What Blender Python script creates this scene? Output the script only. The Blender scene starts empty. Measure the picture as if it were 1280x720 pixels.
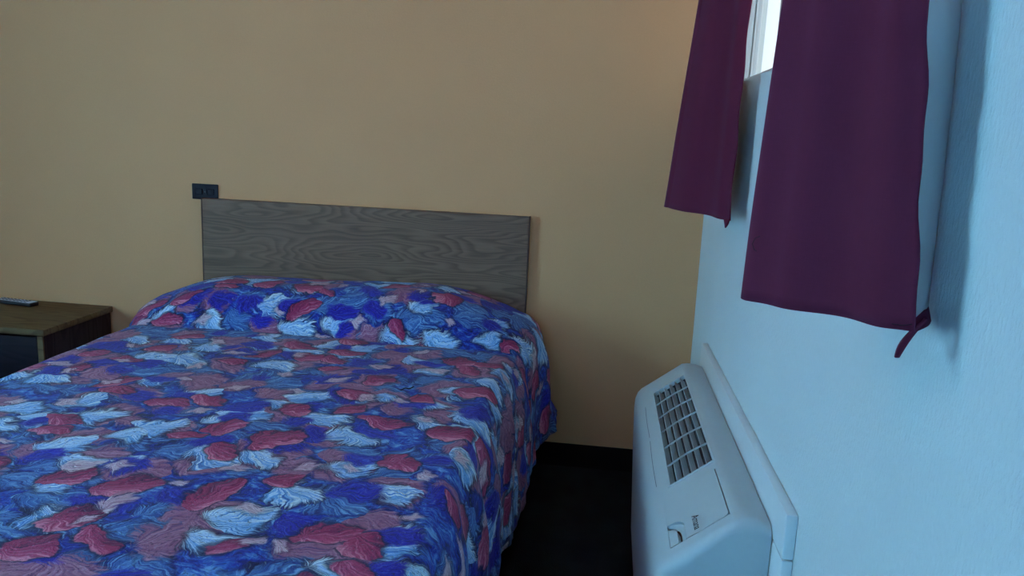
import bpy, bmesh, math, random
from mathutils import Vector, Matrix, noise
random.seed(4)
S = bpy.context.scene
COL = S.collection
PI = math.pi

# ------------------------------------------------------------------ materials
class NT:
    def __init__(self, name):
        self.m = bpy.data.materials.new(name)
        self.m.use_nodes = True
        self.t = self.m.node_tree
        self.b = self.t.nodes['Principled BSDF']
    def n(self, typ, ins=None, **props):
        nd = self.t.nodes.new(typ)
        for k, v in props.items():
            setattr(nd, k, v)
        for k, v in (ins or {}).items():
            self.set(nd.inputs[k], v)
        return nd
    def set(self, sock, v):
        if hasattr(v, 'is_output'):
            self.t.links.new(v, sock)
        else:
            sock.default_value = v
    def math(self, op, a, b=0.0, c=0.0, clamp=False):
        nd = self.n('ShaderNodeMath', {0: a, 1: b, 2: c}, operation=op, use_clamp=clamp)
        return nd.outputs[0]
    def vmath(self, op, a, b=(0, 0, 0), scale=None):
        nd = self.n('ShaderNodeVectorMath', {0: a, 1: b}, operation=op)
        if scale is not None:
            self.set(nd.inputs['Scale'], scale)
        return nd
    def mix(self, f, a, b):
        nd = self.t.nodes.new('ShaderNodeMix')
        nd.data_type = 'RGBA'
        self.set(nd.inputs[0], f)
        self.set(nd.inputs[6], a)
        self.set(nd.inputs[7], b)
        return nd.outputs[2]
    def ramp(self, f, stops):
        nd = self.n('ShaderNodeValToRGB', {'Fac': f})
        e = nd.color_ramp.elements
        while len(e) < len(stops):
            e.new(0.5)
        for i, (p, c) in enumerate(stops):
            e[i].position = p
            e[i].color = c
        return nd.outputs['Color']
    def smooth(self, v, lo, hi):
        nd = self.n('ShaderNodeMapRange', {0: v, 1: lo, 2: hi}, interpolation_type='SMOOTHSTEP')
        return nd.outputs[0]
    def noise(self, vec, scale, detail=3.0, rough=0.5, dim='3D'):
        return self.n('ShaderNodeTexNoise', {'Vector': vec, 'Scale': scale, 'Detail': detail, 'Roughness': rough},
                      noise_dimensions=dim)
    def objco(self):
        return self.n('ShaderNodeTexCoord').outputs['Object']
    def bump(self, h, strength, dist):
        nd = self.n('ShaderNodeBump', {'Height': h, 'Strength': strength, 'Distance': dist})
        self.t.links.new(nd.outputs[0], self.b.inputs['Normal'])
        return nd
    def base(self, c):
        self.set(self.b.inputs['Base Color'], c)
    def p(self, **k):
        for a, v in k.items():
            self.set(self.b.inputs[a.replace('_', ' ')], v)

def c4(r, g, b):
    return (r, g, b, 1.0)

def plain(name, col, rough=0.5, var=0.06, scale=30, bump=0.0, bdist=0.002, **k):
    m = NT(name)
    co = m.objco()
    nz = m.noise(co, scale, 4)
    lo = c4(*[x * (1 - var) for x in col]); hi = c4(*[min(1, x * (1 + var)) for x in col])
    m.base(m.mix(nz.outputs[0], lo, hi))
    m.p(Roughness=rough, **k)
    if bump:
        m.bump(nz.outputs[0], bump, bdist)
    return m.m

def mat_paint(name, col, stretch=(1, 1, 1), scale=90, strength=0.3, dist=0.003, rough=0.75):
    m = NT(name)
    co = m.objco()
    v = m.vmath('MULTIPLY', co, stretch).outputs[0]
    n1 = m.noise(v, scale, 4, 0.6)
    n2 = m.noise(co, 2.2, 3, 0.5)
    big = m.math('MULTIPLY_ADD', n2.outputs[0], 0.10, 0.95)
    fine = m.math('MULTIPLY_ADD', n1.outputs[0], 0.10, 0.95)
    f = m.math('MULTIPLY', big, fine)
    m.base(m.vmath('SCALE', col, scale=f).outputs[0])
    m.p(Roughness=rough)
    m.p(**{'Specular_IOR_Level': 0.3})
    m.bump(m.smooth(n1.outputs[0], 0.35, 0.7), strength, dist)
    return m.m

M = {}
M['tan'] = mat_paint('mustard_wall_paint', (0.79, 0.372, 0.172), scale=140, strength=0.18, dist=0.0015)
M['white_wall'] = mat_paint('white_textured_wall_paint', (0.74, 0.80, 0.80), stretch=(1, 1, 0.45), scale=150, strength=0.30, dist=0.003)
M['ceiling'] = mat_paint('white_ceiling_paint', (0.75, 0.76, 0.74), scale=60, strength=0.4)
M['white_trim'] = plain('white_painted_wood', (0.76, 0.79, 0.79), 0.45, 0.03, 40)
M['vinyl'] = plain('black_vinyl_baseboard', (0.005, 0.009, 0.010), 0.85, 0.2, 12, **{'Specular_IOR_Level': 0.1})
M['ac'] = plain('white_moulded_plastic', (0.50, 0.53, 0.54), 0.42, 0.03, 60)
M['ac_side'] = M['ac']
M['dark'] = plain('dark_cavity_plastic', (0.02, 0.024, 0.03), 0.6, 0.1, 20)
M['ink'] = plain('black_print', (0.015, 0.015, 0.02), 0.5, 0.05, 20)
M['outlet'] = plain('dark_brown_outlet_plastic', (0.016, 0.016, 0.024), 0.6, 0.1, 40, **{'Specular_IOR_Level': 0.2})
M['outlet_hole'] = plain('black_slot', (0.004, 0.004, 0.005), 0.7, 0.1, 40)
M['screw'] = plain('dull_steel', (0.12, 0.12, 0.13), 0.4, 0.1, 40, Metallic=0.8)
M['remote'] = plain('black_remote_plastic', (0.012, 0.012, 0.018), 0.45, 0.1, 40)
M['remote_face'] = plain('silver_remote_face', (0.60, 0.60, 0.68), 0.4, 0.06, 60)
M['button'] = plain('dark_grey_button_rubber', (0.10, 0.10, 0.13), 0.6, 0.1, 60)
M['ticking'] = plain('white_mattress_ticking', (0.62, 0.62, 0.6), 0.9, 0.06, 80, 0.3)
M['box'] = plain('dark_box_spring_cloth', (0.02, 0.02, 0.024), 0.95, 0.2, 90, 0.2)
M['rod'] = plain('brushed_curtain_rod_metal', (0.5, 0.5, 0.48), 0.35, 0.05, 60, Metallic=0.9)
M['thread'] = plain('black_thread', (0.01, 0.01, 0.012), 0.9, 0.1, 60)
M['thread_red'] = plain('maroon_thread', (0.06, 0.012, 0.03), 0.9, 0.1, 60)
M['lining'] = plain('white_curtain_lining', (0.76, 0.77, 0.78), 0.9, 0.04, 90, 0.15)
def translucent(mat, col, fac):
    t = mat.node_tree
    tr = t.nodes.new('ShaderNodeBsdfTranslucent'); tr.inputs['Color'].default_value = col
    mx = t.nodes.new('ShaderNodeMixShader'); mx.inputs[0].default_value = fac
    t.links.new(t.nodes['Principled BSDF'].outputs[0], mx.inputs[1]); t.links.new(tr.outputs[0], mx.inputs[2])
    t.links.new(mx.outputs[0], t.nodes['Material Output'].inputs['Surface'])
translucent(M['lining'], c4(0.85, 0.85, 0.85), 0.45)
M['spread_back'] = plain('pale_blue_bedspread_backing', (0.55, 0.62, 0.72), 0.95, 0.06, 60, 0.3)

def mat_carpet():
    m = NT('dark_carpet')
    co = m.objco()
    n = m.noise(co, 260, 3, 0.6); n2 = m.noise(co, 5, 3)
    f = m.math('MULTIPLY', n.outputs[0], n2.outputs[0])
    m.base(m.ramp(f, [(0.1, c4(0.005, 0.008, 0.009)), (0.5, c4(0.022, 0.030, 0.032))]))
    m.p(Roughness=1.0)
    m.p(**{'Specular_IOR_Level': 0.05})
    m.bump(n.outputs[0], 0.8, 0.004)
    return m.m
M['carpet'] = mat_carpet()

def mat_wood(name, dark, mid, light, along='X', across=1.0, rough=0.5, spread=1.0):
    """oak laminate: long cathedral figure running along one axis + fine pores"""
    m = NT(name)
    co = m.objco()
    sc = (0.55, 4.0, 4.0) if along == 'X' else (4.0, 0.55, 4.0)
    if along == 'Z':
        sc = (4.0, 4.0, 0.55)
    v = m.vmath('MULTIPLY', co, sc).outputs[0]
    big = m.noise(v, 1.15 * across, 2, 0.45)
    rings = m.math('FRACT', m.math('MULTIPLY', big.outputs[0], 15.0))
    r1 = m.smooth(rings, 0.0, 0.75)
    r2 = m.smooth(rings, 1.0, 0.86)
    ring = m.math('MULTIPLY', r1, r2)
    fs = {'X': (5, 260, 260), 'Y': (260, 5, 260), 'Z': (260, 260, 5)}[along]
    pores = m.noise(m.vmath('MULTIPLY', co, fs).outputs[0], 1.0, 3, 0.6)
    f = m.math('ADD', m.math('MULTIPLY', ring, 0.55), m.math('MULTIPLY', pores.outputs[0], 0.6))
    m.base(m.ramp(f, [(0.12, dark), (0.5, mid), (0.95, light)]))
    m.p(Roughness=0.65)
    m.p(**{'Specular_IOR_Level': 0.2})
    m.bump(pores.outputs[0], 0.12, 0.0008)
    return m.m
def mat_oak():
    m = NT('grey_brown_oak_laminate')
    co = m.objco()
    wv = m.noise(m.vmath('MULTIPLY', co, (1.3, 3.0, 3.0)).outputs[0], 1.0, 2, 0.5)
    big = m.noise(m.vmath('MULTIPLY', co, (0.75, 5.2, 5.2)).outputs[0], 1.3, 2, 0.5)
    h = m.math('MULTIPLY_ADD', wv.outputs[0], 0.25, big.outputs[0])
    rings = m.math('FRACT', m.math('MULTIPLY', h, 26.0))
    ring = m.math('MULTIPLY', m.smooth(rings, 0.0, 0.7), m.smooth(rings, 1.0, 0.8))
    fine = m.noise(m.vmath('MULTIPLY', co, (9, 330, 330)).outputs[0], 1.0, 3, 0.65)
    band = m.noise(m.vmath('MULTIPLY', co, (0.6, 22, 22)).outputs[0], 1.0, 2, 0.5)
    f = m.math('MULTIPLY_ADD', ring, 0.26, m.math('MULTIPLY', fine.outputs[0], 0.55))
    f = m.math('MULTIPLY_ADD', band.outputs[0], 0.35, f)
    m.base(m.ramp(f, [(0.30, c4(0.100, 0.052, 0.033)), (0.55, c4(0.198, 0.103, 0.064)), (0.85, c4(0.280, 0.155, 0.098))]))
    m.p(Roughness=0.55)
    m.p(**{'Specular_IOR_Level': 0.3})
    m.bump(fine.outputs[0], 0.12, 0.0008)
    return m.m
M['oak'] = mat_oak()
M['oak_edge'] = mat_wood('reddish_oak_edge', c4(0.07, 0.04, 0.035), c4(0.115, 0.065, 0.055), c4(0.15, 0.09, 0.075), 'Z')
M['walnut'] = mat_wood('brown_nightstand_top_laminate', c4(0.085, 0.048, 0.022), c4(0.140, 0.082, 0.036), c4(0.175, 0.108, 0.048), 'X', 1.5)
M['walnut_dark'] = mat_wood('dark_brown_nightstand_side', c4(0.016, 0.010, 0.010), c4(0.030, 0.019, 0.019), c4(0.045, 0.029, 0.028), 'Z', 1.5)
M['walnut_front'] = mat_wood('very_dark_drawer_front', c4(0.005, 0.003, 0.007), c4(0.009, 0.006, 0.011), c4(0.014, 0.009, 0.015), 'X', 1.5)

def mat_cloth(name, col, rim):
    m = NT(name)
    co = m.objco()
    wa = m.noise(m.vmath('MULTIPLY', co, (60, 60, 900)).outputs[0], 1.0, 2)
    wb = m.noise(m.vmath('MULTIPLY', co, (700, 700, 40)).outputs[0], 1.0, 2)
    f = m.math('MULTIPLY', m.math('ADD', wa.outputs[0], wb.outputs[0]), 0.5)
    m.base(m.mix(f, c4(*[x * 0.75 for x in col]), c4(*[x * 1.25 for x in col])))
    m.p(Roughness=0.85)
    m.p(**{'Sheen_Weight': 0.12, 'Sheen_Roughness': 0.45, 'Sheen_Tint': rim, 'Specular_IOR_Level': 0.15})
    m.bump(f, 0.25, 0.001)
    tr = m.n('ShaderNodeBsdfTranslucent', {'Color': c4(*[min(1, x * 2.2) for x in col])})
    mx = m.n('ShaderNodeMixShader', {0: 0.25})
    m.t.links.new(m.b.outputs[0], mx.inputs[1]); m.t.links.new(tr.outputs[0], mx.inputs[2])
    m.t.links.new(mx.outputs[0], m.t.nodes['Material Output'].inputs['Surface'])
    return m.m
M['maroon'] = mat_cloth('maroon_curtain_cloth', (0.165, 0.022, 0.055), c4(0.35, 0.4, 0.75))

def mat_spread():
    m = NT('floral_bedspread_print')
    uv0 = m.n('ShaderNodeUVMap', uv_map='UVMap').outputs[0]
    wn = m.noise(uv0, 7.0, 2, 0.5, '2D')
    w1 = m.vmath('SCALE', m.vmath('SUBTRACT', wn.outputs['Color'], (0.5, 0.5, 0.5)).outputs[0], scale=0.08).outputs[0]
    wm = m.noise(uv0, 17.0, 2, 0.5, '2D')
    wm = m.vmath('SCALE', m.vmath('SUBTRACT', wm.outputs['Color'], (0.5, 0.5, 0.5)).outputs[0], scale=0.034).outputs[0]
    w1 = m.vmath('ADD', w1, wm).outputs[0]
    wn2 = m.noise(uv0, 38.0, 3, 0.6, '2D')
    w2 = m.vmath('SCALE', m.vmath('SUBTRACT', wn2.outputs['Color'], (0.5, 0.5, 0.5)).outputs[0], scale=0.009).outputs[0]
    uvw = m.vmath('ADD', uv0, m.vmath('ADD', w1, w2).outputs[0]).outputs[0]
    uvw = m.vmath('MULTIPLY', uvw, (1, 1, 0)).outputs[0]
    heights = []
    def layer(off, scale, r, keep, petals, pet_amp, asp, soft, streakf=5.0, feath=0.35):
        v = m.vmath('ADD', uvw, off).outputs[0]
        vo = m.n('ShaderNodeTexVoronoi', {'Vector': v, 'Scale': scale, 'Randomness': 0.85}, voronoi_dimensions='2D', feature='F1')
        sp = m.n('ShaderNodeSeparateColor', {0: vo.outputs['Color']})
        rr, rg, rb = sp.outputs[0], sp.outputs[1], sp.outputs[2]
        rel = m.vmath('SUBTRACT', v, vo.outputs['Position']).outputs[0]
        rel = m.n('ShaderNodeVectorRotate', {'Vector': rel, 'Angle': m.math('MULTIPLY_ADD', rr, 2.0, -1.0)}, rotation_type='Z_AXIS').outputs[0]
        rel = m.vmath('MULTIPLY', rel, (1, asp, 0)).outputs[0]
        ln = m.vmath('LENGTH', rel).outputs['Value']
        sx = m.n('ShaderNodeSeparateXYZ', {0: rel})
        th = m.math('ARCTAN2', sx.outputs[1], sx.outputs[0])
        ct = m.math('COSINE', m.math('MULTIPLY_ADD', rb, 6.28, m.math('MULTIPLY', th, petals)))
        base_end = m.vmath('ADD', rel, (0.95 * r, 0, 0)).outputs[0]     # veins fan out from one end
        nrm = m.vmath('NORMALIZE', base_end).outputs[0]
        sv = m.n('ShaderNodeCombineXYZ', {2: m.math('MULTIPLY_ADD', ln, 6.0, m.math('MULTIPLY', rr, 37.0))}).outputs[0]
        sv = m.vmath('ADD', m.vmath('SCALE', nrm, scale=streakf * 2.3).outputs[0], sv).outputs[0]
        st = m.noise(sv, 1.0, 3, 0.62).outputs[0]
        thr = m.math('MULTIPLY', m.math('MULTIPLY_ADD', rg, 0.5 * r, 0.75 * r), m.math('MULTIPLY_ADD', ct, pet_amp, 1.0))
        thr = m.math('MULTIPLY', thr, m.math('MULTIPLY_ADD', st, feath, 1.0 - feath * 0.5))
        d = m.math('SUBTRACT', thr, ln)
        mask = m.smooth(d, 0.0, soft)
        kp = m.math('GREATER_THAN', keep, rb)
        mask = m.math('MULTIPLY', mask, kp)
        ol = m.math('MULTIPLY', m.smooth(d, -0.014, 0.001), kp)
        q = m.math('DIVIDE', sx.outputs[1], r)
        return mask, ol, st, q, rr, rg
    n0 = m.noise(uvw, 11.0, 4, 0.6, '2D').outputs[0]
    n1 = m.noise(m.vmath('MULTIPLY', uvw, (1, 2.2, 1)).outputs[0], 34.0, 4, 0.65, '2D').outputs[0]
    f0 = m.math('MULTIPLY_ADD', n1, 0.55, m.math('MULTIPLY', n0, 0.6))
    col = m.ramp(f0, [(0.42, c4(0.008, 0.010, 0.075)), (0.55, c4(0.012, 0.024, 0.34)), (0.64, c4(0.025, 0.11, 0.50)), (0.75, c4(0.16, 0.38, 0.70))])
    navy = c4(0.005, 0.005, 0.045)
    # slate / steel-blue petals
    mk, ol, st, q, rr, rg = layer((3.1, 1.7, 0), 8.0, 0.082, 0.75, 4, 0.10, 1.35, 0.022, 5.0, 0.9)
    c = m.ramp(st, [(0.33, c4(0.014, 0.026, 0.20)), (0.5, c4(0.045, 0.14, 0.44)), (0.66, c4(0.20, 0.43, 0.72))])
    col = m.mix(m.math('MULTIPLY', ol, 0.6), col, navy); col = m.mix(mk, col, c)
    # mauve leaves
    mk, ol, st, q, rr, rg = layer((0.4, 7.3, 0), 6.3, 0.080, 0.80, 2, 0.14, 1.2, 0.022, 4.0, 0.7)
    c = m.ramp(st, [(0.30, c4(0.13, 0.045, 0.15)), (0.5, c4(0.36, 0.115, 0.20)), (0.70, c4(0.56, 0.28, 0.37))])
    col = m.mix(m.math('MULTIPLY', ol, 0.45), col, navy); col = m.mix(m.math('MULTIPLY', mk, 0.93), col, c)
    # white-blue fans
    mk, ol, st, q, rr, rg = layer((5.9, 4.2, 0), 6.6, 0.078, 0.56, 3, 0.16, 1.4, 0.026, 6.5, 1.05)
    f = m.math('MULTIPLY_ADD', q, -0.08, m.math('ADD', st, -0.01))
    c = m.ramp(f, [(0.28, c4(0.03, 0.12, 0.48)), (0.45, c4(0.17, 0.44, 0.80)), (0.60, c4(0.70, 0.86, 0.95))])
    col = m.mix(m.math('MULTIPLY', ol, 0.75), col, navy); col = m.mix(mk, col, c)
    # ultramarine blots
    mk, ol, st, q, rr, rg = layer((9.3, 2.6, 0), 6.2, 0.066, 0.62, 2, 0.12, 1.4, 0.026, 5.0, 0.8)
    c = m.ramp(st, [(0.3, c4(0.010, 0.006, 0.13)), (0.55, c4(0.022, 0.014, 0.42)), (0.72, c4(0.04, 0.09, 0.60))])
    col = m.mix(mk, col, c)
    # burgundy leaves
    mk, ol, st, q, rr, rg = layer((2.2, 9.9, 0), 6.0, 0.060, 0.56, 2, 0.16, 1.45, 0.006, 3.0, 0.25)
    c1 = m.ramp(m.math('MULTIPLY_ADD', q, 0.16, st), [(0.26, c4(0.09, 0.008, 0.055)), (0.44, c4(0.34, 0.020, 0.095)), (0.58, c4(0.48, 0.055, 0.15)), (0.72, c4(0.74, 0.24, 0.34))])
    col = m.mix(m.math('MULTIPLY', ol, 0.85), col, navy); col = m.mix(mk, col, c1)
    # pale peach flecks
    mk, ol, st, q, rr, rg = layer((7.7, 5.1, 0), 5.4, 0.036, 0.62, 4, 0.15, 1.3, 0.016, 6.0, 1.0)
    c = m.ramp(st, [(0.32, c4(0.34, 0.13, 0.24)), (0.50, c4(0.68, 0.42, 0.48)), (0.64, c4(0.85, 0.78, 0.80))])
    col = m.mix(m.math('MULTIPLY', ol, 0.4), col, navy); col = m.mix(m.math('MULTIPLY', mk, 0.85), col, c)
    # dry-brush streaks over everything
    db = m.noise(m.vmath('MULTIPLY', uvw, (1.0, 2.4, 1)).outputs[0], 75.0, 4, 0.7, '2D').outputs[0]
    col = m.mix(m.math('MULTIPLY', m.smooth(db, 0.60, 0.72), 0.22), col, c4(0.50, 0.66, 0.86))
    col = m.mix(m.math('MULTIPLY', m.smooth(db, 0.46, 0.33), 0.6), col, navy)
    m.base(col)
    m.p(Roughness=0.75)
    m.p(**{'Specular_IOR_Level': 0.25, 'Sheen_Weight': 0.1, 'Sheen_Roughness': 0.5})
    cr = m.noise(m.vmath('MULTIPLY', uvw, (1, 1, 1)).outputs[0], 26.0, 5, 0.62, '2D').outputs[0]
    m.bump(cr, 0.55, 0.012)
    return m.m
M['spread'] = mat_spread()

def mat_glass():
    m = NT('window_glass')
    m.base(c4(0.95, 0.98, 1.0))
    m.p(Roughness=0.02)
    m.p(**{'Transmission_Weight': 1.0, 'IOR': 1.01})
    return m.m
M['glass'] = mat_glass()

# ------------------------------------------------------------------ mesh helpers
def obj(name, bm, mat, parent=None, smooth=True, loc=None, auto=40):
    me = bpy.data.meshes.new(name)
    bmesh.ops.recalc_face_normals(bm, faces=bm.faces)
    bm.to_mesh(me); bm.free()
    for mm in (mat if isinstance(mat, (list, tuple)) else [mat]):
        me.materials.append(mm)
    if smooth:
        me.polygons.foreach_set('use_smooth', [True] * len(me.polygons))
        try:
            me.set_sharp_from_angle(angle=math.radians(auto))
        except Exception:
            pass
    o = bpy.data.objects.new(name, me)
    COL.objects.link(o)
    if parent:
        o.parent = parent
        o.matrix_parent_inverse = Matrix.Translation(-parent.location)
    if loc:
        o.location = loc
    return o

def box(bm, lo, hi, bev=0.0, seg=2):
    tmp = bmesh.new()
    bmesh.ops.create_cube(tmp, size=1.0)
    for v in tmp.verts:
        v.co = Vector([lo[i] + (v.co[i] + 0.5) * (hi[i] - lo[i]) for i in range(3)])
    if bev:
        bmesh.ops.bevel(tmp, geom=list(tmp.edges), offset=bev, segments=seg, profile=0.5, affect='EDGES')
    merge(bm, tmp)

def merge(bm, tmp, mat=None):
    vm = {}
    for v in tmp.verts:
        vm[v] = bm.verts.new(mat @ v.co if mat else v.co)
    for f in tmp.faces:
        try:
            nf = bm.faces.new([vm[v] for v in f.verts]); nf.material_index = f.material_index
        except ValueError:
            pass
    tmp.free()

def tube(bm, pts, r, n=8, cap=True):
    pts = [Vector(p) for p in pts]
    rings = []
    prev = None
    for i, p in enumerate(pts):
        t = (pts[min(i + 1, len(pts) - 1)] - pts[max(i - 1, 0)]).normalized()
        a = prev if prev else (Vector((0, 0, 1)) if abs(t.z) < 0.9 else Vector((1, 0, 0)))
        u = (a - t * a.dot(t)).normalized(); w = t.cross(u); prev = u
        rr = r[i] if isinstance(r, (list, tuple)) else r
        rings.append([bm.verts.new(p + (u * math.cos(2 * PI * k / n) + w * math.sin(2 * PI * k / n)) * rr) for k in range(n)])
    for a, b in zip(rings, rings[1:]):
        for k in range(n):
            bm.faces.new((a[k], a[(k + 1) % n], b[(k + 1) % n], b[k]))
    if cap:
        bm.faces.new(rings[0][::-1]); bm.faces.new(rings[-1])

def grid(bm, rows, uvs=None):
    vv = [[bm.verts.new(p) for p in r] for r in rows]
    lay = bm.loops.layers.uv.new('UVMap') if uvs else None
    for j in range(len(vv) - 1):
        for i in range(len(vv[0]) - 1):
            f = bm.faces.new((vv[j][i], vv[j][i + 1], vv[j + 1][i + 1], vv[j + 1][i]))
            if lay:
                for l, (a, b) in zip(f.loops, ((j, i), (j, i + 1), (j + 1, i + 1), (j + 1, i))):
                    l[lay].uv = uvs[a][b]
    return vv

def thing(name, label, cat, loc=(0, 0, 0), group=None):
    o = bpy.data.objects.new(name, None)
    COL.objects.link(o)
    o.location = loc; o.empty_display_size = 0.1
    o['label'] = label; o['category'] = cat
    if group:
        o['group'] = group
    return o

def struct(name, bm, mat, parent=None, **k):
    o = obj(name, bm, mat, parent, **k)
    if not parent:
        o['kind'] = 'structure'
    return o

def bx(name, lo, hi, mat, parent=None, bev=0.0, seg=2):
    bm = bmesh.new(); box(bm, lo, hi, bev, seg)
    return obj(name, bm, mat, parent)

# ------------------------------------------------------------------ room shell
XL, YF, HC = -4.35, -5.60, 2.62           # left wall, wall behind the viewer, ceiling height
WT = 0.16
bm = bmesh.new(); box(bm, (XL - WT, YF - WT, -0.1), (WT, WT, 0.0)); struct('floor', bm, M['carpet'], smooth=False)
bm = bmesh.new(); box(bm, (XL - WT, YF - WT, HC), (WT, WT, HC + 0.1)); struct('ceiling', bm, M['ceiling'], smooth=False)
bm = bmesh.new(); box(bm, (XL - WT, 0.0, 0.0), (WT, WT, HC)); struct('wall_back', bm, M['tan'], smooth=False)

def wall_with_hole(name, axis, a0, a1, b0, b1, hole, t0, t1, mat):
    """a = horizontal axis range, b = z range, hole = (h0,h1,z0,z1), t = thickness range"""
    bm = bmesh.new()
    h0, h1, z0, z1 = hole
    def q(al, ah, bl, bh):
        if axis == 'Y':
            box(bm, (t0, al, bl), (t1, ah, bh))
        else:
            box(bm, (al, t0, bl), (ah, t1, bh))
    q(a0, h0, b0, b1); q(h1, a1, b0, b1); q(h0, h1, b0, z0); q(h0, h1, z1, b1)
    return struct(name, bm, mat, smooth=False)

WIN = (-2.44, -0.06, 1.680, 2.30)
wall_with_hole('wall_right', 'Y', YF, 0.0, 0.0, HC, WIN, 0.0, WT, M['white_wall'])
FWIN = (-2.2, -0.9, 0.95, 2.10)
wall_with_hole('wall_front', 'X', XL, 0.0, 0.0, HC, FWIN, YF - WT, YF, M['white_wall'])
LWIN = (-3.6, -2.2, 0.9, 2.2)
wall_with_hole('wall_left', 'Y', YF, 0.0, 0.0, HC, LWIN, XL - WT, XL, M['tan'])

def window(name, axis, hole, c, depth=0.05, fw=0.045, mull=()):
    h0, h1, z0, z1 = hole
    def B(bm, a0, a1, b0, b1, d=depth):
        if axis == 'Y':
            box(bm, (c - d / 2, a0, b0), (c + d / 2, a1, b1), 0.004, 1)
        else:
            box(bm, (a0, c - d / 2, b0), (a1, c + d / 2, b1), 0.004, 1)
    bm = bmesh.new()
    B(bm, h0, h0 + fw, z0, z1); B(bm, h1 - fw, h1, z0, z1)
    B(bm, h0 + fw, h1 - fw, z0, z0 + fw); B(bm, h0 + fw, h1 - fw, z1 - fw, z1)
    fr = obj(name, bm, M['white_trim']); fr['kind'] = 'structure'
    bm = bmesh.new()
    for a in mull:
        B(bm, a - 0.02, a + 0.02, z0 + fw, z1 - fw, depth * 0.8)
    if mull:
        obj('mullion', bm, M['white_trim'], fr)
    bm = bmesh.new()
    B(bm, h0 + fw, h1 - fw, z0 + fw, z1 - fw, 0.006)
    obj('pane', bm, M['glass'], fr)
    return fr
MULL = -0.76
window('window_1', 'Y', WIN, 0.11, mull=(MULL,))
window('window_2', 'X', FWIN, YF - 0.10, mull=(-1.55,))
window('window_3', 'Y', LWIN, XL - 0.10, mull=(-2.9,))

# cove baseboards
def cove(name, pts_dir, a0, a1):
    prof = [(0.0, 0.0), (0.016, 0.0), (0.011, 0.006), (0.008, 0.016), (0.006, 0.1), (0.004, 0.104), (0.0, 0.104)]
    bm = bmesh.new()
    rows = []
    for a in (a0, a1):
        if pts_dir == 'back':
            rows.append([bm.verts.new((a, -d, z)) for d, z in prof])
        elif pts_dir == 'right':
            rows.append([bm.verts.new((-d, a, z)) for d, z in prof])
        else:
            rows.append([bm.verts.new((XL + d, a, z)) for d, z in prof])
    n = len(prof)
    for i in range(n):
        bm.faces.new((rows[0][i], rows[0][(i + 1) % n], rows[1][(i + 1) % n], rows[1][i]))
    bm.faces.new(rows[0]); bm.faces.new(rows[1][::-1])
    struct(name, bm, M['vinyl'])
cove('baseboard_back', 'back', XL + 0.016, 0.0)
cove('baseboard_right', 'right', YF, 0.0)
cove('baseboard_left', 'left', YF, 0.0)

# wooden surround of the air conditioner on the right wall
bm = bmesh.new()
TY0, TY1, TZ = -1.985, -0.50, 0.777
box(bm, (-0.024, TY0, TZ - 0.095), (0.0, TY1, TZ), 0.005)
box(bm, (-0.024, TY0, 0.105), (0.0, TY0 + 0.095, TZ - 0.0955), 0.005)
box(bm, (-0.024, TY1 - 0.075, 0.105), (0.0, TY1, TZ - 0.0955), 0.005)
def settle(bm):
    """the unit and its surround have sagged a little towards the corner"""
    for v in bm.verts:
        v.co.z += 0.030 * (-1.5 - v.co.y) * min(1.0, max(0.0, v.co.z) / 0.7)
settle(bm)
struct('trim_1', bm, M['white_trim'])

# ------------------------------------------------------------------ air conditioner
ac = thing('air_conditioner', 'white through-wall air conditioner with slatted top grille standing below the window', 'air conditioner', (-0.14, -1.24, 0.0))
YA, YB = -1.900, -0.565                     # near end, far end
# slanted control face: from P (back, high) to Q (front, low)
P = Vector((-0.098, 0, 0.712)); Q = Vector((-0.236, 0, 0.603))
U = (Q - P).normalized(); SL = (Q - P).length
N = Vector((U.z, 0, -U.x)); N = N if N.z > 0 else -N
def sp(s, y, h=0.0):
    v = P + U * s + N * h
    return Vector((v.x, y, v.z))
G0, G1 = 0.004, 0.134                       # slope range of the grille
GY0, GY1 = -1.545, -0.735
D0, D1 = 0.008, 0.158
DY0, DY1 = -1.848, -1.595
svals = [0.0, G0, D0, G1, D1, SL]
prof = [(-0.026, 0.03), (-0.026, 0.706), (-0.05, 0.714), (-0.080, 0.716)]
prof += [tuple((P + U * s).xz) for s in svals]
prof += [(-0.249, 0.586), (-0.256, 0.563), (-0.258, 0.53), (-0.253, 0.40), (-0.243, 0.20), (-0.235, 0.03)]
NP = len(prof)
def inset(pr, d):
    out = []
    for i, p in enumerate(pr):
        c = Vector((-0.15, min(p[1], 0.52) if p[1] < 0.60 else 0.50))
        v = c - Vector(p)
        q = Vector(p) + v.normalized() * d
        if i in (0, 1, 2):
            q.x = p[0]
        out.append((q.x, q.y))
    return out
stations = []
R_ = 0.030
for k in range(6):
    a = k / 5 * PI / 2
    stations.append((YA + R_ * (1 - math.sin(a)), R_ * (1 - math.cos(a)) * -1 + R_ * 1))
stations = []
for k in range(7):
    a = k / 6 * PI / 2                       # 0 = end face, 90deg = full profile
    stations.append((YA + R_ * (1 - math.cos(a)), R_ * (1 - math.sin(a))))
stations += [(y, 0) for y in (DY0, DY1, GY0, -1.27, -1.0, GY1)]
for k in range(7):
    a = (6 - k) / 6 * PI / 2
    stations.append((YB - R_ * (1 - math.cos(a)), R_ * (1 - math.sin(a))))
bm = bmesh.new()
rows = []
for y, d in stations:
    pr = inset(prof, d) if d > 1e-6 else prof
    rows.append([bm.verts.new((x, y, z)) for x, z in pr])
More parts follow.
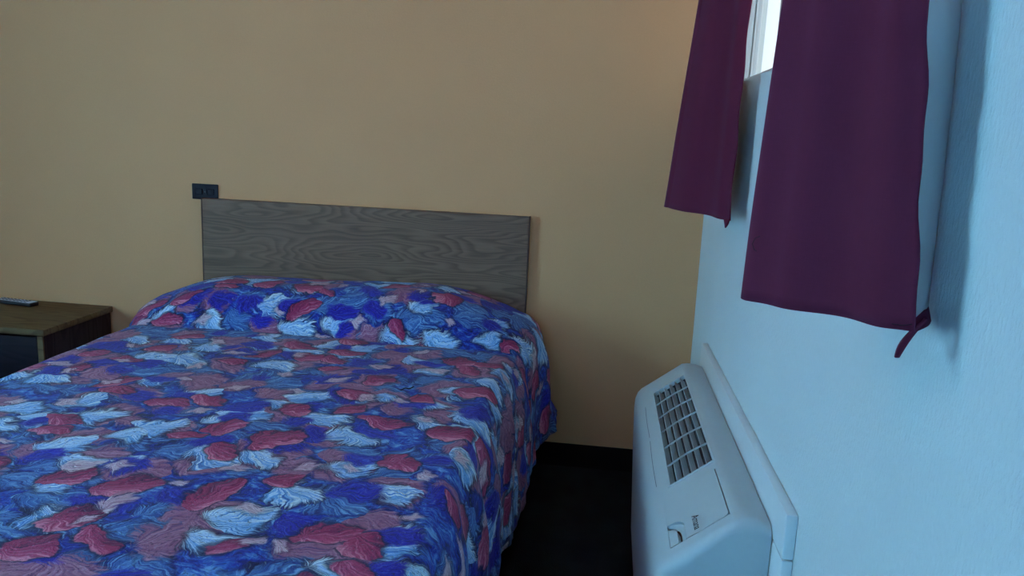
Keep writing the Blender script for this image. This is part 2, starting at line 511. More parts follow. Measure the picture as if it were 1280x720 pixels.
for j in range(len(rows) - 1):
    ymid = (stations[j][0] + stations[j + 1][0]) / 2
    for i in range(NP):
        k = (i + 1) % NP
        if 4 <= i < 9:
            s0, s1 = svals[i - 4], svals[i - 3]; sm = (s0 + s1) / 2
            if GY0 < ymid < GY1 and G0 < sm < G1: continue
            if DY0 < ymid < DY1 and D0 < sm < D1: continue
        bm.faces.new((rows[j][i], rows[j][k], rows[j + 1][k], rows[j + 1][i]))
bm.faces.new(rows[0][::-1]); bm.faces.new(rows[-1])
def well(bm, s0, s1, y0, y1, depth, taper=0.0):
    a = [sp(s0, y0), sp(s1, y0), sp(s1, y1), sp(s0, y1)]
    b = [sp(s0, y0, -depth), sp(s1, y0, -depth), sp(s1, y1, -depth), sp(s0, y1, -depth)]
    va = [bm.verts.new(p) for p in a]; vb = [bm.verts.new(p) for p in b]
    for i in range(4):
        bm.faces.new((va[i], va[(i + 1) % 4], vb[(i + 1) % 4], vb[i]))
    return bm.faces.new(vb[::-1])
f = well(bm, D0, D1, DY0, DY1, 0.016)
body = obj('housing', bm, M['ac'], ac, auto=28)
# dark well under the grille
bm = bmesh.new(); well(bm, G0, G1, GY0, GY1, 0.05)
obj('air_outlet', bm, M['dark'], ac, smooth=False)
# grille: bowed cross bars + slanted vanes in a rim
gr_bm = bmesh.new()
def slab(bm, pts_a, pts_b):
    va = [bm.verts.new(p) for p in pts_a]; vb = [bm.verts.new(p) for p in pts_b]
    n = len(va)
    bm.faces.new(va[::-1]); bm.faces.new(vb)
    for i in range(n):
        bm.faces.new((va[i], va[(i + 1) % n], vb[(i + 1) % n], vb[i]))
def rail(bm, s0, s1, y0, y1, h0, h1):
    slab(bm, [sp(s0, y0, h0), sp(s1, y0, h0), sp(s1, y1, h0), sp(s0, y1, h0)],
         [sp(s0, y0, h1), sp(s1, y0, h1), sp(s1, y1, h1), sp(s0, y1, h1)])
rail(gr_bm, G0 - 0.003, G0 + 0.003, GY0 - 0.003, GY1 + 0.003, -0.012, 0.002)
rail(gr_bm, G1 - 0.004, G1 + 0.004, GY0 - 0.003, GY1 + 0.003, -0.012, 0.003)
rail(gr_bm, G0, G1, GY0 - 0.004, GY0 + 0.003, -0.012, 0.002)
rail(gr_bm, G0, G1, GY1 - 0.003, GY1 + 0.004, -0.012, 0.002)
grille = obj('grille', gr_bm, M['ac'], ac, smooth=False)
ncol, nrow = 6, 6
for k in range(ncol):
    s = G0 + (G1 - G0) * (k + 0.93) / ncol
    bm = bmesh.new()
    # vane leaning: upper edge towards the room side, broad face seen from the room
    top, dep, lean, th = s, 0.021, -0.0055, 0.0014
    y0, y1 = GY0 + 0.003, GY1 - 0.003
    a0 = [sp(top + th, y0, 0.0005), sp(top, y0, 0.0005), sp(top + lean - 0.001, y0, -dep), sp(top + lean + th, y0, -dep)]
    a1 = [sp(top + th, y1, 0.0005), sp(top, y1, 0.0005), sp(top + lean - 0.001, y1, -dep), sp(top + lean + th, y1, -dep)]
    slab(bm, a0, a1)
    obj('vane', bm, M['ac'], grille, smooth=False)
for k in range(1, nrow):
    y = GY0 + (GY1 - GY0) * k / nrow
    bm = bmesh.new()
    m_ = 8
    up, dn = [], []
    ra, rb2 = [], []
    for i in range(m_ + 1):
        u = i / m_
        s = G0 + (G1 - G0) * u
        yy = y + 0.012 * math.sin(PI * u) - 0.004
        ra.append((s, yy - 0.0011)); rb2.append((s, yy + 0.0011))
    for i in range(m_):
        q = [ra[i], ra[i + 1], rb2[i + 1], rb2[i]]
        slab(bm, [sp(a, b, -0.0035) for a, b in q], [sp(a, b, 0.0012) for a, b in q])
    bmesh.ops.remove_doubles(bm, verts=bm.verts, dist=1e-5)
    obj('cross_bar', bm, M['ac'], grille, smooth=False)
# control door with a finger pull cut into its lower front corner
def prism(bm, poly, h0, h1):
    va = [bm.verts.new(sp(s, y, h0)) for s, y in poly]; vb = [bm.verts.new(sp(s, y, h1)) for s, y in poly]
    n = len(poly)
    bm.faces.new(va[::-1]); bm.faces.new(vb)
    for i in range(n):
        bm.faces.new((va[i], va[(i + 1) % n], vb[(i + 1) % n], vb[i]))
g = 0.0024
s0, s1, y0, y1 = D0 + g, D1 - 0.0006, DY0 + 0.001, DY1 - 0.0006
rc = 0.012
poly = [(s0, y1), (s1, y1), (s1, y0 + 0.105)]
nx = s1 - 0.042                             # notch inner edge
for k in range(7):                           # concave-convex sweep into the notch
    a = k / 6
    poly.append((s1 - 0.004 - (s1 - 0.004 - nx) * (a ** 0.6), y0 + 0.105 - 0.030 * (a ** 1.8)))
poly.append((nx, y0))
for k in range(6):
    a = k / 5 * PI / 2
    poly.append((s0 + rc - rc * math.sin(a), y0 + rc - rc * math.cos(a)))
bm = bmesh.new(); prism(bm, poly, -0.010, 0.0005)
door = obj('control_door', bm, M['ac'], ac, auto=30)
# scooped finger pull, a gap beside it with shade painted in and the flush strip left of the gap
bm = bmesh.new()
rows = []
for i in range(13):
    u = i / 12
    yy = y0 + 0.002 + u * 0.098
    k = max(0.0, (u - 0.60) / 0.40)
    top_s = nx + 0.0004 + (s1 - 0.006 - nx) * k ** 1.9
    wid = 0.0165 * (1 - 0.85 * k ** 2)
    rows.append([sp(top_s + wid * w / 6, yy, -0.0002 - 0.0125 * (w / 6) ** 1.6 * (1 - 0.6 * k)) for w in range(7)])
grid(bm, rows)
obj('handle', bm, M['ac'], door)
bm = bmesh.new()
ed = []
for i in range(13):
    u = i / 12
    k = max(0.0, (u - 0.60) / 0.40)
    ed.append((min(s1 - 0.0012, nx + 0.0205 + (s1 - 0.006 - nx) * k ** 1.9), y0 + 0.001 + u * 0.090))
prism(bm, [(s1 - 0.0006, ed[0][1])] + [(s1 - 0.0006, ed[-1][1])] + ed[::-1], -0.0155, 0.0)
obj('handle_flap', bm, M['ac'], door, smooth=False)
bm = bmesh.new()
prism(bm, [(nx + 0.001, y0 + 0.001), (s1 - 0.001, y0 + 0.001), (s1 - 0.001, y0 + 0.095), (nx + 0.001, y0 + 0.07)], -0.0158, -0.0140)
obj('handle_gap_shade', bm, M['dark'], door, smooth=False)  # dark strip that puts the shade of the gap into colour
# maker's name printed on the door, reading towards the viewer
def lettering(txt, size, s_base, y_start, parent, mat, hgt=0.0009):
    cu = bpy.data.curves.new('lettering', 'FONT')
    cu.body = txt; cu.size = size; cu.extrude = 0.0; cu.shear = 0.25; cu.offset = size * 0.012
    o = bpy.data.objects.new('lettering', cu); COL.objects.link(o)
    bpy.context.view_layer.update()
    me = bpy.data.meshes.new_from_object(o)
    COL.objects.unlink(o); bpy.data.objects.remove(o)
    bm = bmesh.new(); bm.from_mesh(me); bpy.data.meshes.remove(me)
    for v in bm.verts:
        x, y = v.co.x, v.co.y
        v.co = sp(s_base - y, y_start - x, hgt)
    ge = bmesh.ops.extrude_face_region(bm, geom=list(bm.faces))
    for v in [e for e in ge['geom'] if isinstance(e, bmesh.types.BMVert)]:
        v.co -= N * 0.0006
    return obj('logo', bm, mat, parent, smooth=False)
lettering('Amana', 0.024, D1 - 0.064, DY0 + 0.084, door, M['ink'])
# fine seam of the removable front cover
for ya, yb in ((-1.50, -1.16), (-1.13, -0.83)):
    bm = bmesh.new()
    pts = []
    for i in range(9):
        u = i / 8
        pts.append((SL - 0.006 + 0.002 * math.sin(u * PI), ya + (yb - ya) * u))
    for i in range(8):
        q = [pts[i], (pts[i][0] + 0.0014, pts[i][1]), (pts[i + 1][0] + 0.0014, pts[i + 1][1]), pts[i + 1]]
        slab(bm, [sp(a, b, -0.0006) for a, b in q], [sp(a, b, 0.0004) for a, b in q])
    obj('cover_seam', bm, M['button'], ac, smooth=False)
bx('plinth', (-0.225, YA + 0.01, 0.0), (-0.026, YB - 0.01, 0.0295), M['ac'], ac)

def tree(o):
    for c in o.children:
        yield c
        yield from tree(c)
for c in tree(ac):
    bm = bmesh.new(); bm.from_mesh(c.data)
    settle(bm)
    bm.to_mesh(c.data); bm.free()

# ------------------------------------------------------------------ bed
CX = -1.487                                  # middle of the headboard
bed = thing('bed', 'double bed with a plain oak-grain headboard against the mustard wall', 'bed', (CX, -1.2, 0.0))
hb = bx('headboard', (-2.2135, -0.0355, 0.42), (-0.735, -0.006, 1.1265), M['oak'], bed, 0.0015, 1)
bm = bmesh.new()
box(bm, (-0.7346, -0.037, 0.42), (-0.7310, -0.0055, 1.1285), 0.0012, 1)
obj('edge_band', bm, M['oak_edge'], hb)
bm = bmesh.new()
box(bm, (-2.2172, -0.037, 0.42), (-2.2140, -0.0055, 1.1285), 0.0012, 1)
obj('edge_band', bm, M['oak_edge'], hb)
bm = bmesh.new(); box(bm, (-2.21, -2.30, 0.40), (-0.765, -0.05, 0.62), 0.05, 4); obj('mattress', bm, M['ticking'], bed)
bm = bmesh.new(); box(bm, (-2.20, -2.29, 0.10), (-0.775, -0.05, 0.395), 0.02, 2); obj('box_spring', bm, M['box'], bed)
for x in (-2.1, -0.87):
    for y in (-0.2, -2.1):
        bm = bmesh.new(); tube(bm, [(x, y, 0), (x, y, 0.02), (x, y, 0.105)], [0.03, 0.024, 0.024], 12)
        obj('leg', bm, M['dark'], bed)

CX = -1.506                                  # middle of the spread
# bedspread -----------------------------------------------------------
def sst(a, b, x):
    t = min(1, max(0, (x - a) / (b - a))); return t * t * (3 - 2 * t)
HW = 0.754                                   # half width of the flat top
FOOT = -2.36
def top_z(x, y):
    u = abs(x - CX) / HW
    z = 0.652 + 0.010 * (1 - u * u)
    # pillows under the spread
    t = (y + 0.205) / 0.275
    if t < 0:
        k = max(0.0, 1 - abs(t) ** 2.3) ** 0.75
    else:
        k = max(0.0, 1 - 0.25 * (t ** 2))
    dx_ = abs(x + 1.487) - (0.07 if x < -1.487 else 0.0)
    ends = 1 - max(0, (dx_ - 0.36) / 0.50) ** 2.0
    ends = max(0, ends)
    z += 0.150 * k * ends * (1 + 0.05 * math.sin(x * 5.1 + 1.0))
    # crease in front of the pillows
    z -= 0.016 * math.exp(-((y + 0.485) / 0.030) ** 2) * (0.7 + 0.5 * noise.noise(Vector((x * 4, 0.5, 2.0))))
    z += 0.006 * noise.noise(Vector((x * 3, y * 3, 0.3))) + 0.003 * noise.noise(Vector((x * 11, y * 9, 1.3)))
    return z
NS_TOP, NS_SIDE = 110, 44
def section(y, side):
    """points from the top edge down one side at depth y: list of (x offset outwards, z)"""
    out = []
    ze = top_z(CX + side * HW, y)
    pil = sst(-0.62, -0.30, y)
    hem_z = 0.085 + 0.150 * sst(-0.75, -0.12, y) if side > 0 else 0.16
    hem_o = 0.075 + 0.075 * sst(-0.9, -0.15, y)
    if side > 0:
        hem_z += 0.010 * math.sin(y * 9.0) + 0.012 * noise.noise(Vector((y * 6, 3.3, 0)))
    for i in range(1, NS_SIDE + 1):
        w = i / NS_SIDE
        # quick outward roll then hang
        o_roll = (0.050 + (0.060 if side > 0 else 0.085) * pil) * (1 - math.exp(-w * 6.5)) + 0.012 * w
        o = o_roll * (1 - w) + hem_o * w
        o = max(o_roll * 0.9, o) if w < 0.4 else o
        z = ze + (hem_z - ze) * (w ** 1.18 if w < 1 else 1)
        fold = (0.013 * math.sin(y * 15 + 2.2 * math.sin(y * 4.3)) + 0.016 * noise.noise(Vector((y * 9.5, z * 1.2, 5 + side)))
                + 0.010 * noise.noise(Vector((y * 22, z * 3, 9 + side))) + 0.007 * noise.noise(Vector((y * 40, z * 11, 2 + side))))
        o += fold * min(1, w * 2.6)
        out.append((o, z))
    return out
ys = []
y = -0.045
while y > FOOT:
    ys.append(y); y -= 0.016
rows, uvs = [], []
def build_row(y):
    L = section(y, -1); Rr = section(y, 1)
    row = []
    for o, z in reversed(L):
        row.append([CX - HW - o, y, z])
    for i in range(NS_TOP + 1):
        x = CX - HW + 2 * HW * i / NS_TOP
        row.append([x, y, top_z(x, y)])
    for o, z in Rr:
        row.append([CX + HW + o, y, z])
    return row
for y in ys:
    row = build_row(y)
    # the head-end corner flicks outwards at its hem
    fl = sst(-0.24, -0.06, y)
    if fl > 0:
        for i in range(NS_SIDE):
            w = (i + 1) / NS_SIDE
            p = row[NS_SIDE + NS_TOP + 1 + i]
            t = max(0.0, (w - 0.74) / 0.26) * fl
            p[0] += 0.050 * math.sin(t * PI / 2); p[2] += 0.060 * t * t
            p[1] -= 0.10 * sst(0.45, 1.0, w) * fl * 0.6
    rows.append(row)
# foot drop
last = rows[-1]
for k in range(1, 34):
    w = k / 33
    row = []
    for i, p in enumerate(last):
        drop = p[2] - (p[2] - 0.12) * (w ** 1.1)
        yy = FOOT - 0.055 * (1 - math.exp(-w * 6)) - 0.05 * w + 0.012 * math.sin(p[0] * 14) * w
        row.append([p[0], yy, min(p[2], drop)])
    rows.append(row)
# arc-length coordinates for the printed pattern
vlen = 0.0
for j, row in enumerate(rows):
    if j:
        mid = NS_SIDE + NS_TOP // 2
        vlen += (Vector(row[mid]) - Vector(rows[j - 1][mid])).length
    s = [0.0]
    for i in range(1, len(row)):
        s.append(s[-1] + math.hypot(row[i][0] - row[i - 1][0], row[i][2] - row[i - 1][2]))
    c = s[NS_SIDE + NS_TOP // 2]
    uvs.append([(a - c + 2.0, vlen + 1.0) for a in s])
bm = bmesh.new()
grid(bm, rows, uvs)
spread = obj('bedspread', bm, M['spread'])
md = spread.modifiers.new('thickness', 'SOLIDIFY'); md.thickness = 0.004; md.offset = 0
spread['label'] = 'floral quilted bedspread in blue, white and burgundy draped over the bed'
spread['category'] = 'bedspread'
# pale backing just inside the printed face
bm = bmesh.new()
vv = grid(bm, rows)
bm.normal_update()
flip = -1 if vv[60][NS_SIDE + NS_TOP // 2].normal.z < 0 else 1     # grid winding is the same all over
for v in list(bm.verts):
    v.co = v.co - v.normal * (0.006 * flip)
obj('backing', bm, M['spread_back'], spread)

# short black thread lying on the bedspread
bm = bmesh.new()
pts = []
for i in range(9):
    u = i / 8
    x = -1.02 + 0.030 * u; yy = -1.075 + 0.05 * u + 0.012 * math.sin(u * 2 * PI)
    pts.append((x, yy, top_z(x, yy) + 0.0045))
tube(bm, pts, 0.0018, 6)
th = obj('thread', bm, M['thread'])
th['label'] = 'short curled black thread lying on the floral bedspread'; th['category'] = 'thread'

# ------------------------------------------------------------------ nightstand
ns = thing('nightstand', 'brown wooden nightstand beside the bed with a remote control on top', 'nightstand', (-3.03, -0.25, 0.0))
NX0, NX1, NY0, NY1, NZ = -3.42, -2.682, -0.490, -0.012, 0.592
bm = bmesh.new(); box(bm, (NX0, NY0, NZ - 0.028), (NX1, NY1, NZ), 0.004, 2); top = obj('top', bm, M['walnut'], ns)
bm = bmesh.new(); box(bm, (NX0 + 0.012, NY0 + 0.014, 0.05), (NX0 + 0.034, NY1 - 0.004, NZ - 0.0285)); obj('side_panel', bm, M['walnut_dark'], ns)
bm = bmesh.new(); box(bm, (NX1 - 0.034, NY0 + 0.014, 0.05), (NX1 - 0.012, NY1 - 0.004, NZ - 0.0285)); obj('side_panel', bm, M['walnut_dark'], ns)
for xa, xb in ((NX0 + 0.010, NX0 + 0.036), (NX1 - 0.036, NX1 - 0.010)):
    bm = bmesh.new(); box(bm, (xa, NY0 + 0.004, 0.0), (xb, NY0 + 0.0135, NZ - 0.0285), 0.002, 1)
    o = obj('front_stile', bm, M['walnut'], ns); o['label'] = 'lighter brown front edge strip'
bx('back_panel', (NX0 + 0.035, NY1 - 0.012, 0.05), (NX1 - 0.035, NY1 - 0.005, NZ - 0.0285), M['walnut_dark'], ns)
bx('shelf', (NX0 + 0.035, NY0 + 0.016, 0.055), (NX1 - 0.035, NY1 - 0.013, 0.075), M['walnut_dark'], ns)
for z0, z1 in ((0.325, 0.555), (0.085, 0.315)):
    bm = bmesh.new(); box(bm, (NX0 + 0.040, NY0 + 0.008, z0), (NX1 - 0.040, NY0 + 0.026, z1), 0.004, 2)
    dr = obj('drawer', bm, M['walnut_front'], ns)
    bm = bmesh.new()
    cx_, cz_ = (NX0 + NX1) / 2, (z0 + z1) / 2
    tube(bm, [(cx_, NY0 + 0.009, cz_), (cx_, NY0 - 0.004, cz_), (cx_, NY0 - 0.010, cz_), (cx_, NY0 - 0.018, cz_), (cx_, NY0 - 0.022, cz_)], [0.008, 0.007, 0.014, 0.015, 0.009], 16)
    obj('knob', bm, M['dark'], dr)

# remote control on the nightstand
rm = thing('remote_control', 'silver-faced black remote control lying on the brown nightstand', 'remote control', (-3.095, -0.115, NZ))
ang = math.radians(-9)
RM = Matrix.Translation((-3.098, -0.108, NZ)) @ Matrix.Rotation(ang, 4, 'Z')
def rbox(name, lo, hi, mat, parent, bev):
    bm = bmesh.new(); tmp = bmesh.new(); box(tmp, lo, hi, bev, 3); merge(bm, tmp, RM)
    return obj(name, bm, mat, parent)
rbox('body', (-0.105, -0.026, 0.0003), (0.105, 0.026, 0.018), M['remote'], rm, 0.005)
face = rbox('face_plate', (-0.100, -0.022, 0.0175), (0.100, 0.022, 0.0192), M['remote_face'], rm, 0.0007)
for i in range(8):
    for j in range(3):
        x = -0.082 + i * 0.021; yy = -0.013 + j * 0.013
        rbox('button', (x - 0.005, yy - 0.0035, 0.0188), (x + 0.005, yy + 0.0035, 0.0212), M['button'], face, 0.001)

# ------------------------------------------------------------------ wall outlet
out = thing('wall_outlet', 'dark sideways wall outlet just above the left corner of the headboard', 'outlet', (-2.213, -0.002, 1.152))
bm = bmesh.new(); box(bm, (-2.274, -0.0072, 1.118), (-2.150, -0.0002, 1.188), 0.003, 2); pl = obj('cover_plate', bm, M['outlet'], out)
for cx_ in (-2.240, -2.184):
    bm = bmesh.new()
    box(bm, (cx_ - 0.017, -0.0098, 1.139), (cx_ + 0.017, -0.006, 1.167), 0.004, 3)
    sk = obj('socket', bm, M['outlet'], out)
    bm = bmesh.new()
    box(bm, (cx_ - 0.006, -0.0102, 1.158), (cx_ + 0.003, -0.0094, 1.1605)); box(bm, (cx_ - 0.006, -0.0102, 1.146), (cx_ + 0.003, -0.0094, 1.1485))
    tube(bm, [(cx_ + 0.009, -0.0094, 1.153), (cx_ + 0.009, -0.0102, 1.153)], 0.0025, 10)
    obj('slot', bm, M['outlet_hole'], sk, smooth=False)
bm = bmesh.new(); tube(bm, [(-2.212, -0.0068, 1.153), (-2.212, -0.0088, 1.153)], 0.0035, 12); obj('screw', bm, M['screw'], out)

# ------------------------------------------------------------------ curtains
ZT, ZC = 2.46, 2.42                          # rod height, top of the cloth
rod = thing('curtain_rod', 'metal curtain rod above the window carrying two maroon curtains', 'curtain rod', (-0.10, -1.5, ZT))
bm = bmesh.new(); tube(bm, [(-0.10, -2.75, ZT), (-0.10, -0.45, ZT)], 0.011, 14); obj('pole', bm, M['rod'], rod)
for y in (-2.76, -0.44):
    bm = bmesh.new(); s_ = 1 if y > -1 else -1
    tube(bm, [(-0.10, y - s_ * 0.012, ZT), (-0.10, y, ZT), (-0.10, y + s_ * 0.012, ZT), (-0.10, y + s_ * 0.028, ZT), (-0.10, y + s_ * 0.038, ZT)], [0.012, 0.014, 0.021, 0.019, 0.006], 14)
    obj('finial', bm, M['rod'], rod)
for y in (-2.70, -0.50):
    bm = bmesh.new(); tube(bm, [(0.0, y, ZT - 0.012), (-0.06, y, ZT - 0.014), (-0.10, y, ZT - 0.013)], 0.006, 10)
    box(bm, (-0.005, y - 0.014, ZT - 0.05), (0.0, y + 0.014, ZT + 0.03), 0.002, 1)
    obj('bracket', bm, M['rod'], rod)

for y in [-2.40 + 0.045 * k for k in range(5)] + [-1.06 + 0.075 * k for k in range(6)]:
    bm = bmesh.new()
    tube(bm, [(-0.10 + 0.019 * math.sin(a), y, ZT - 0.008 + 0.019 * math.cos(a)) for a in [2 * PI * k / 20 for k in range(21)]], 0.002, 6)
    obj('ring', bm, M['rod'], rod)

def interp(pts, n):
    """Catmull-Rom resample of a 2-D plan polyline"""
    P_ = [Vector(p) for p in pts]
    P_ = [P_[0] * 2 - P_[1]] + P_ + [P_[-1] * 2 - P_[-2]]
    out = []
    m_ = len(P_) - 3
    for i in range(n + 1):
        t = i / n * m_
        k = min(int(t), m_ - 1); u = t - k
        a, b, c, d = P_[k:k + 4]
        out.append(0.5 * ((2 * b) + (c - a) * u + (2 * a - 5 * b + 4 * c - d) * u * u + (3 * b - a - 3 * c + d) * u ** 3))
    return out

def sheet(bot, topp, zb, zt, nu, nv, wob, off=0.0):
    """cloth between a bottom and a top plan curve; zb may be a function of u"""
    B_ = interp(bot, nu); T_ = interp(topp, nu)
    rows = []
    for j in range(nv + 1):
        v = j / nv
        row = []
        for i in range(nu + 1):
            u = i / nu
            p = B_[i].lerp(T_[i], v)
            q0 = B_[max(0, i - 1)].lerp(T_[max(0, i - 1)], v); q1 = B_[min(nu, i + 1)].lerp(T_[min(nu, i + 1)], v)
            t = (q1 - q0).normalized(); nn = Vector((-t.y, t.x))
            z0 = zb(u) if callable(zb) else zb
            z = z0 + (zt - z0) * v
            w = wob(u, z)
            p = p + nn * (w[0] + off) + t * w[1]
            row.append((p.x, p.y, z))
        rows.append(row)
    return rows

def cloth(name, rows, mat, parent, th=0.003):
    bm = bmesh.new(); grid(bm, rows)
    o = obj(name, bm, mat, parent, auto=60)
    md = o.modifiers.new('thickness', 'SOLIDIFY'); md.thickness = th; md.offset = 0
    return o

# near curtain: its end fold faces the room door, then pleats run back behind it
cu = thing('curtain', 'maroon curtain nearer the viewer, wide front fold with white lining at its edge', 'curtain', (-0.13, -2.45, 1.28), 'maroon window curtains')
botN = [(-0.052, -2.548), (-0.092, -2.502), (-0.132, -2.452), (-0.172, -2.402), (-0.208, -2.362), (-0.205, -2.338), (-0.165, -2.350), (-0.100, -2.385), (-0.062, -2.380), (-0.075, -2.345), (-0.130, -2.300), (-0.165, -2.262)]
topN = [(-0.100, -2.400), (-0.112, -2.372), (-0.126, -2.344), (-0.139, -2.317), (-0.150, -2.290), (-0.150, -2.275), (-0.130, -2.268), (-0.090, -2.295), (-0.070, -2.280), (-0.078, -2.250), (-0.110, -2.220), (-0.130, -2.200)]
def wobN(u, z):
    edge = max(0, 1 - u / 0.05)
    a = 0.010 * math.sin(u * 30 + 0.3) * (1 - sst(0.22, 0.35, u)) * sst(0.0, 0.06, u)
    return (a + 0.003 * noise.noise(Vector((u * 6, z * 4, 2))), edge * (0.0020 * math.sin(z * 31 + 0.5) + 0.0012 * math.sin(z * 67)))
zbN = lambda u: 1.293 - 0.013 * min(1, u / 0.36)
faceN = cloth('face_fabric', sheet(botN, topN, zbN, ZC, 120, 70, wobN), M['maroon'], cu)
# white lining returning to the wall behind the front fold
botL = [(-0.060, -2.508), (-0.048, -2.513), (-0.032, -2.500), (-0.014, -2.478), (-0.006, -2.462)]
topL = [(-0.106, -2.375), (-0.085, -2.378), (-0.050, -2.365), (-0.025, -2.350), (-0.006, -2.335)]
zero = lambda u, z: (0.002 * math.sin(z * 9 + u * 3), 0)
ln = cloth('lining', sheet(botL, topL, 1.298, ZC, 16, 40, zero), M['lining'], cu, 0.002)
ln['label'] = 'white lining'
botH = [(-0.046, -2.516), (-0.032, -2.503), (-0.018, -2.487), (-0.008, -2.468)]
topH = [tuple(Vector(b) + Vector((-0.001, 0.012))) for b in botH]
cloth('lining_hem', sheet(botH, topH, lambda u: 1.284 + 0.006 * u, 1.306, 16, 6, lambda u, z: (-0.003, 0)), M['maroon'], cu, 0.003)
# dangling corner of the hem
bm = bmesh.new()
rowsF = []
for j in range(9):
    v = j / 8
    cxx, cyy, czz = -0.044 - 0.019 * v - 0.003 * math.sin(v * PI), -2.540 + 0.004 * v, 1.302 - 0.042 * v
    wdt = 0.0100 * (1 - 0.55 * v * v)
    row = []
    for i in range(7):
        a = (i / 6 - 0.5) * 2
        row.append((cxx + wdt * a * 0.8, cyy - 0.004 * math.cos(a * 1.3) + 0.004 * a, czz + 0.006 * a * (1 - v)))
    rowsF.append(row)
grid(bm, rowsF)
fl_ = obj('hem_corner', bm, M['maroon'], cu)
md = fl_.modifiers.new('thickness', 'SOLIDIFY'); md.thickness = 0.004; md.offset = 0
for pts in ([(-0.196, -2.366, 1.372), (-0.205, -2.368, 1.368), (-0.2085, -2.369, 1.360), (-0.205, -2.368, 1.352), (-0.199, -2.366, 1.349)],
            [(-0.056, -2.550, 1.302), (-0.066, -2.551, 1.300), (-0.078, -2.551, 1.301)]):
    bm = bmesh.new(); tube(bm, pts, 0.0006, 5); obj('loose_thread', bm, M['thread_red'], cu)

# far curtain
cf = thing('curtain', 'maroon curtain farther away, hanging in the corner beside the mustard wall', 'curtain', (-0.13, -0.9, 1.25), 'maroon window curtains')
botF = [(-0.050, -1.072), (-0.085, -1.010), (-0.122, -0.935), (-0.165, -0.880), (-0.218, -0.795), (-0.212, -0.765), (-0.150, -0.800), (-0.070, -0.860), (-0.060, -0.820), (-0.120, -0.740), (-0.160, -0.690), (-0.10, -0.68), (-0.05, -0.70)]
topF = [(-0.050, -1.062), (-0.068, -1.000), (-0.085, -0.930), (-0.100, -0.870), (-0.123, -0.790), (-0.120, -0.765), (-0.095, -0.790), (-0.060, -0.840), (-0.055, -0.810), (-0.085, -0.740), (-0.110, -0.690), (-0.08, -0.68), (-0.05, -0.70)]
def wobF(u, z):
    a = 0.010 * math.sin(u * 30 + 0.6) * (1 if u < 0.33 else 0.4) * sst(0.0, 0.05, u)
    edge = max(0, 1 - u / 0.05)
    return (a + 0.003 * noise.noise(Vector((u * 6, z * 4, 7))), edge * 0.004 * math.sin(z * 29))
zbF = lambda u: 1.262 + 0.004 * min(1, u / 0.33)
cloth('face_fabric', sheet(botF, topF, zbF, ZC, 110, 60, wobF), M['maroon'], cf)
bm = bmesh.new()
rowsF = []
for j in range(8):
    v = j / 7
    row = []
    for i in range(6):
        a = i / 5
        row.append((-0.050 - 0.014 * a - 0.010 * v * (1 - a), -1.072 + 0.022 * a - 0.010 * math.sin(v * PI) * (1 - a), 1.266 - 0.026 * v * (1 - a) ** 1.3))
    rowsF.append(row)
grid(bm, rowsF)
fl_ = obj('hem_corner', bm, M['maroon'], cf)
md = fl_.modifiers.new('thickness', 'SOLIDIFY'); md.thickness = 0.004; md.offset = 0
botK = [(-0.060, -1.030), (-0.052, -0.99), (-0.045, -0.92), (-0.05, -0.84)]
o = cloth('lining', sheet(botK, botK, 1.285, ZC, 14, 30, lambda u, z: (0.003 * math.sin(u * 9), 0)), M['lining'], cf, 0.002)
o['label'] = 'white lining'

# ------------------------------------------------------------------ light
w = bpy.data.worlds.new('sky'); S.world = w; w.use_nodes = True
bg = w.node_tree.nodes['Background']
bg.inputs['Color'].default_value = (0.85, 0.94, 1.0, 1); bg.inputs['Strength'].default_value = 1.25

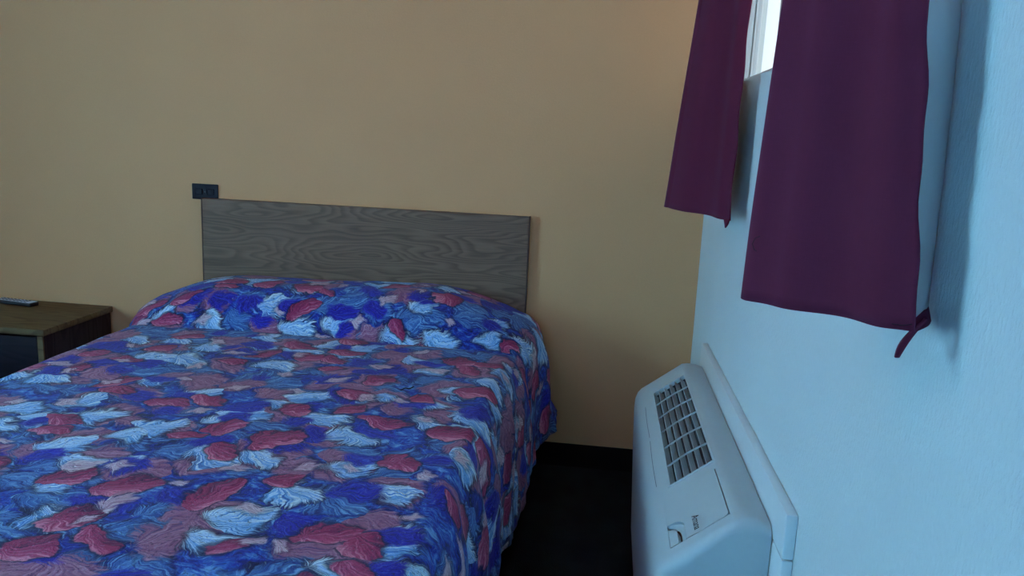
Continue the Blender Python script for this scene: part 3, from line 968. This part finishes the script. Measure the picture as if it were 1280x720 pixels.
def area(name, loc, rot, sx, sy, col, power):
    l = bpy.data.lights.new(name, 'AREA'); l.shape = 'RECTANGLE'; l.size = sx; l.size_y = sy
    l.color = col; l.energy = power
    o = bpy.data.objects.new(name, l); COL.objects.link(o); o.location = loc; o.rotation_euler = rot
    return o
area('daylight_front_window', (-1.55, YF - 0.22, 1.52), (math.radians(90), 0, 0), 1.25, 1.1, (0.03, 0.42, 1.0), 30)
area('daylight_left_window', (XL - 0.22, -2.9, 1.55), (0, math.radians(-90), 0), 1.3, 1.4, (0.247, 0.685, 1.0), 122)
area('daylight_right_window', (0.30, -1.80, 2.0), (0, math.radians(90), 0), 0.6, 1.2, (0.85, 0.95, 1.0), 4)

# added bare-bulb ceiling lamp, unseen, put in to warm the walls
cl = thing('added_ceiling_light', 'added unseen ceiling lamp with a bare warm bulb above the foot of the bed', 'added ceiling light', (-1.75, -1.95, HC))
bm = bmesh.new(); tube(bm, [(-1.75, -1.95, HC - 0.0005), (-1.75, -1.95, HC - 0.02), (-1.75, -1.95, HC - 0.045)], [0.07, 0.065, 0.024], 32); obj('base', bm, M['white_trim'], cl)
m = NT('added_warm_bulb_glass'); m.base(c4(0.9, 0.7, 0.5)); m.p(**{'Emission Color': c4(1.0, 0.4, 0.12), 'Emission Strength': 3.0})
bm = bmesh.new(); tube(bm, [(-1.75, -1.95, HC - 0.045 - 0.075 * k / 8) for k in range(9)], [0.013, 0.014, 0.020, 0.027, 0.031, 0.031, 0.027, 0.018, 0.004], 20)
obj('bulb', bm, m.m, cl)
pl_ = bpy.data.lights.new('added_warm_lamp', 'POINT'); pl_.energy = 7.3; pl_.color = (1.0, 0.22, 0.04); pl_.shadow_soft_size = 0.40  # reddish light of the added lamp
po = bpy.data.objects.new('added_warm_lamp', pl_); COL.objects.link(po); po.location = (-1.75, -1.95, HC - 0.22)

# ------------------------------------------------------------------ camera
cam = bpy.data.cameras.new('camera'); co_ = bpy.data.objects.new('camera', cam); COL.objects.link(co_)
cam.sensor_width = 36.0; cam.lens = 1014.0 * 36.0 / 1280.0; cam.clip_start = 0.02
Rm = Matrix(((0.99173544, -0.06710712, 0.10935014), (0.12017864, 0.18747868, -0.97488914), (0.04492118, 0.97997366, 0.19399409)))
mw = Rm.transposed().to_4x4()
mw = Rm.to_4x4()
mw.translation = Vector((-0.4074, -3.4922, 1.5))
# camera looks down its local -Z: columns are the camera's axes in the room
co_.matrix_world = mw
S.camera = co_
S.view_settings.view_transform = 'Standard'; S.view_settings.look = 'None'
S.view_settings.exposure = 0.0; S.view_settings.gamma = 1.0
S.view_settings.use_curve_mapping = False
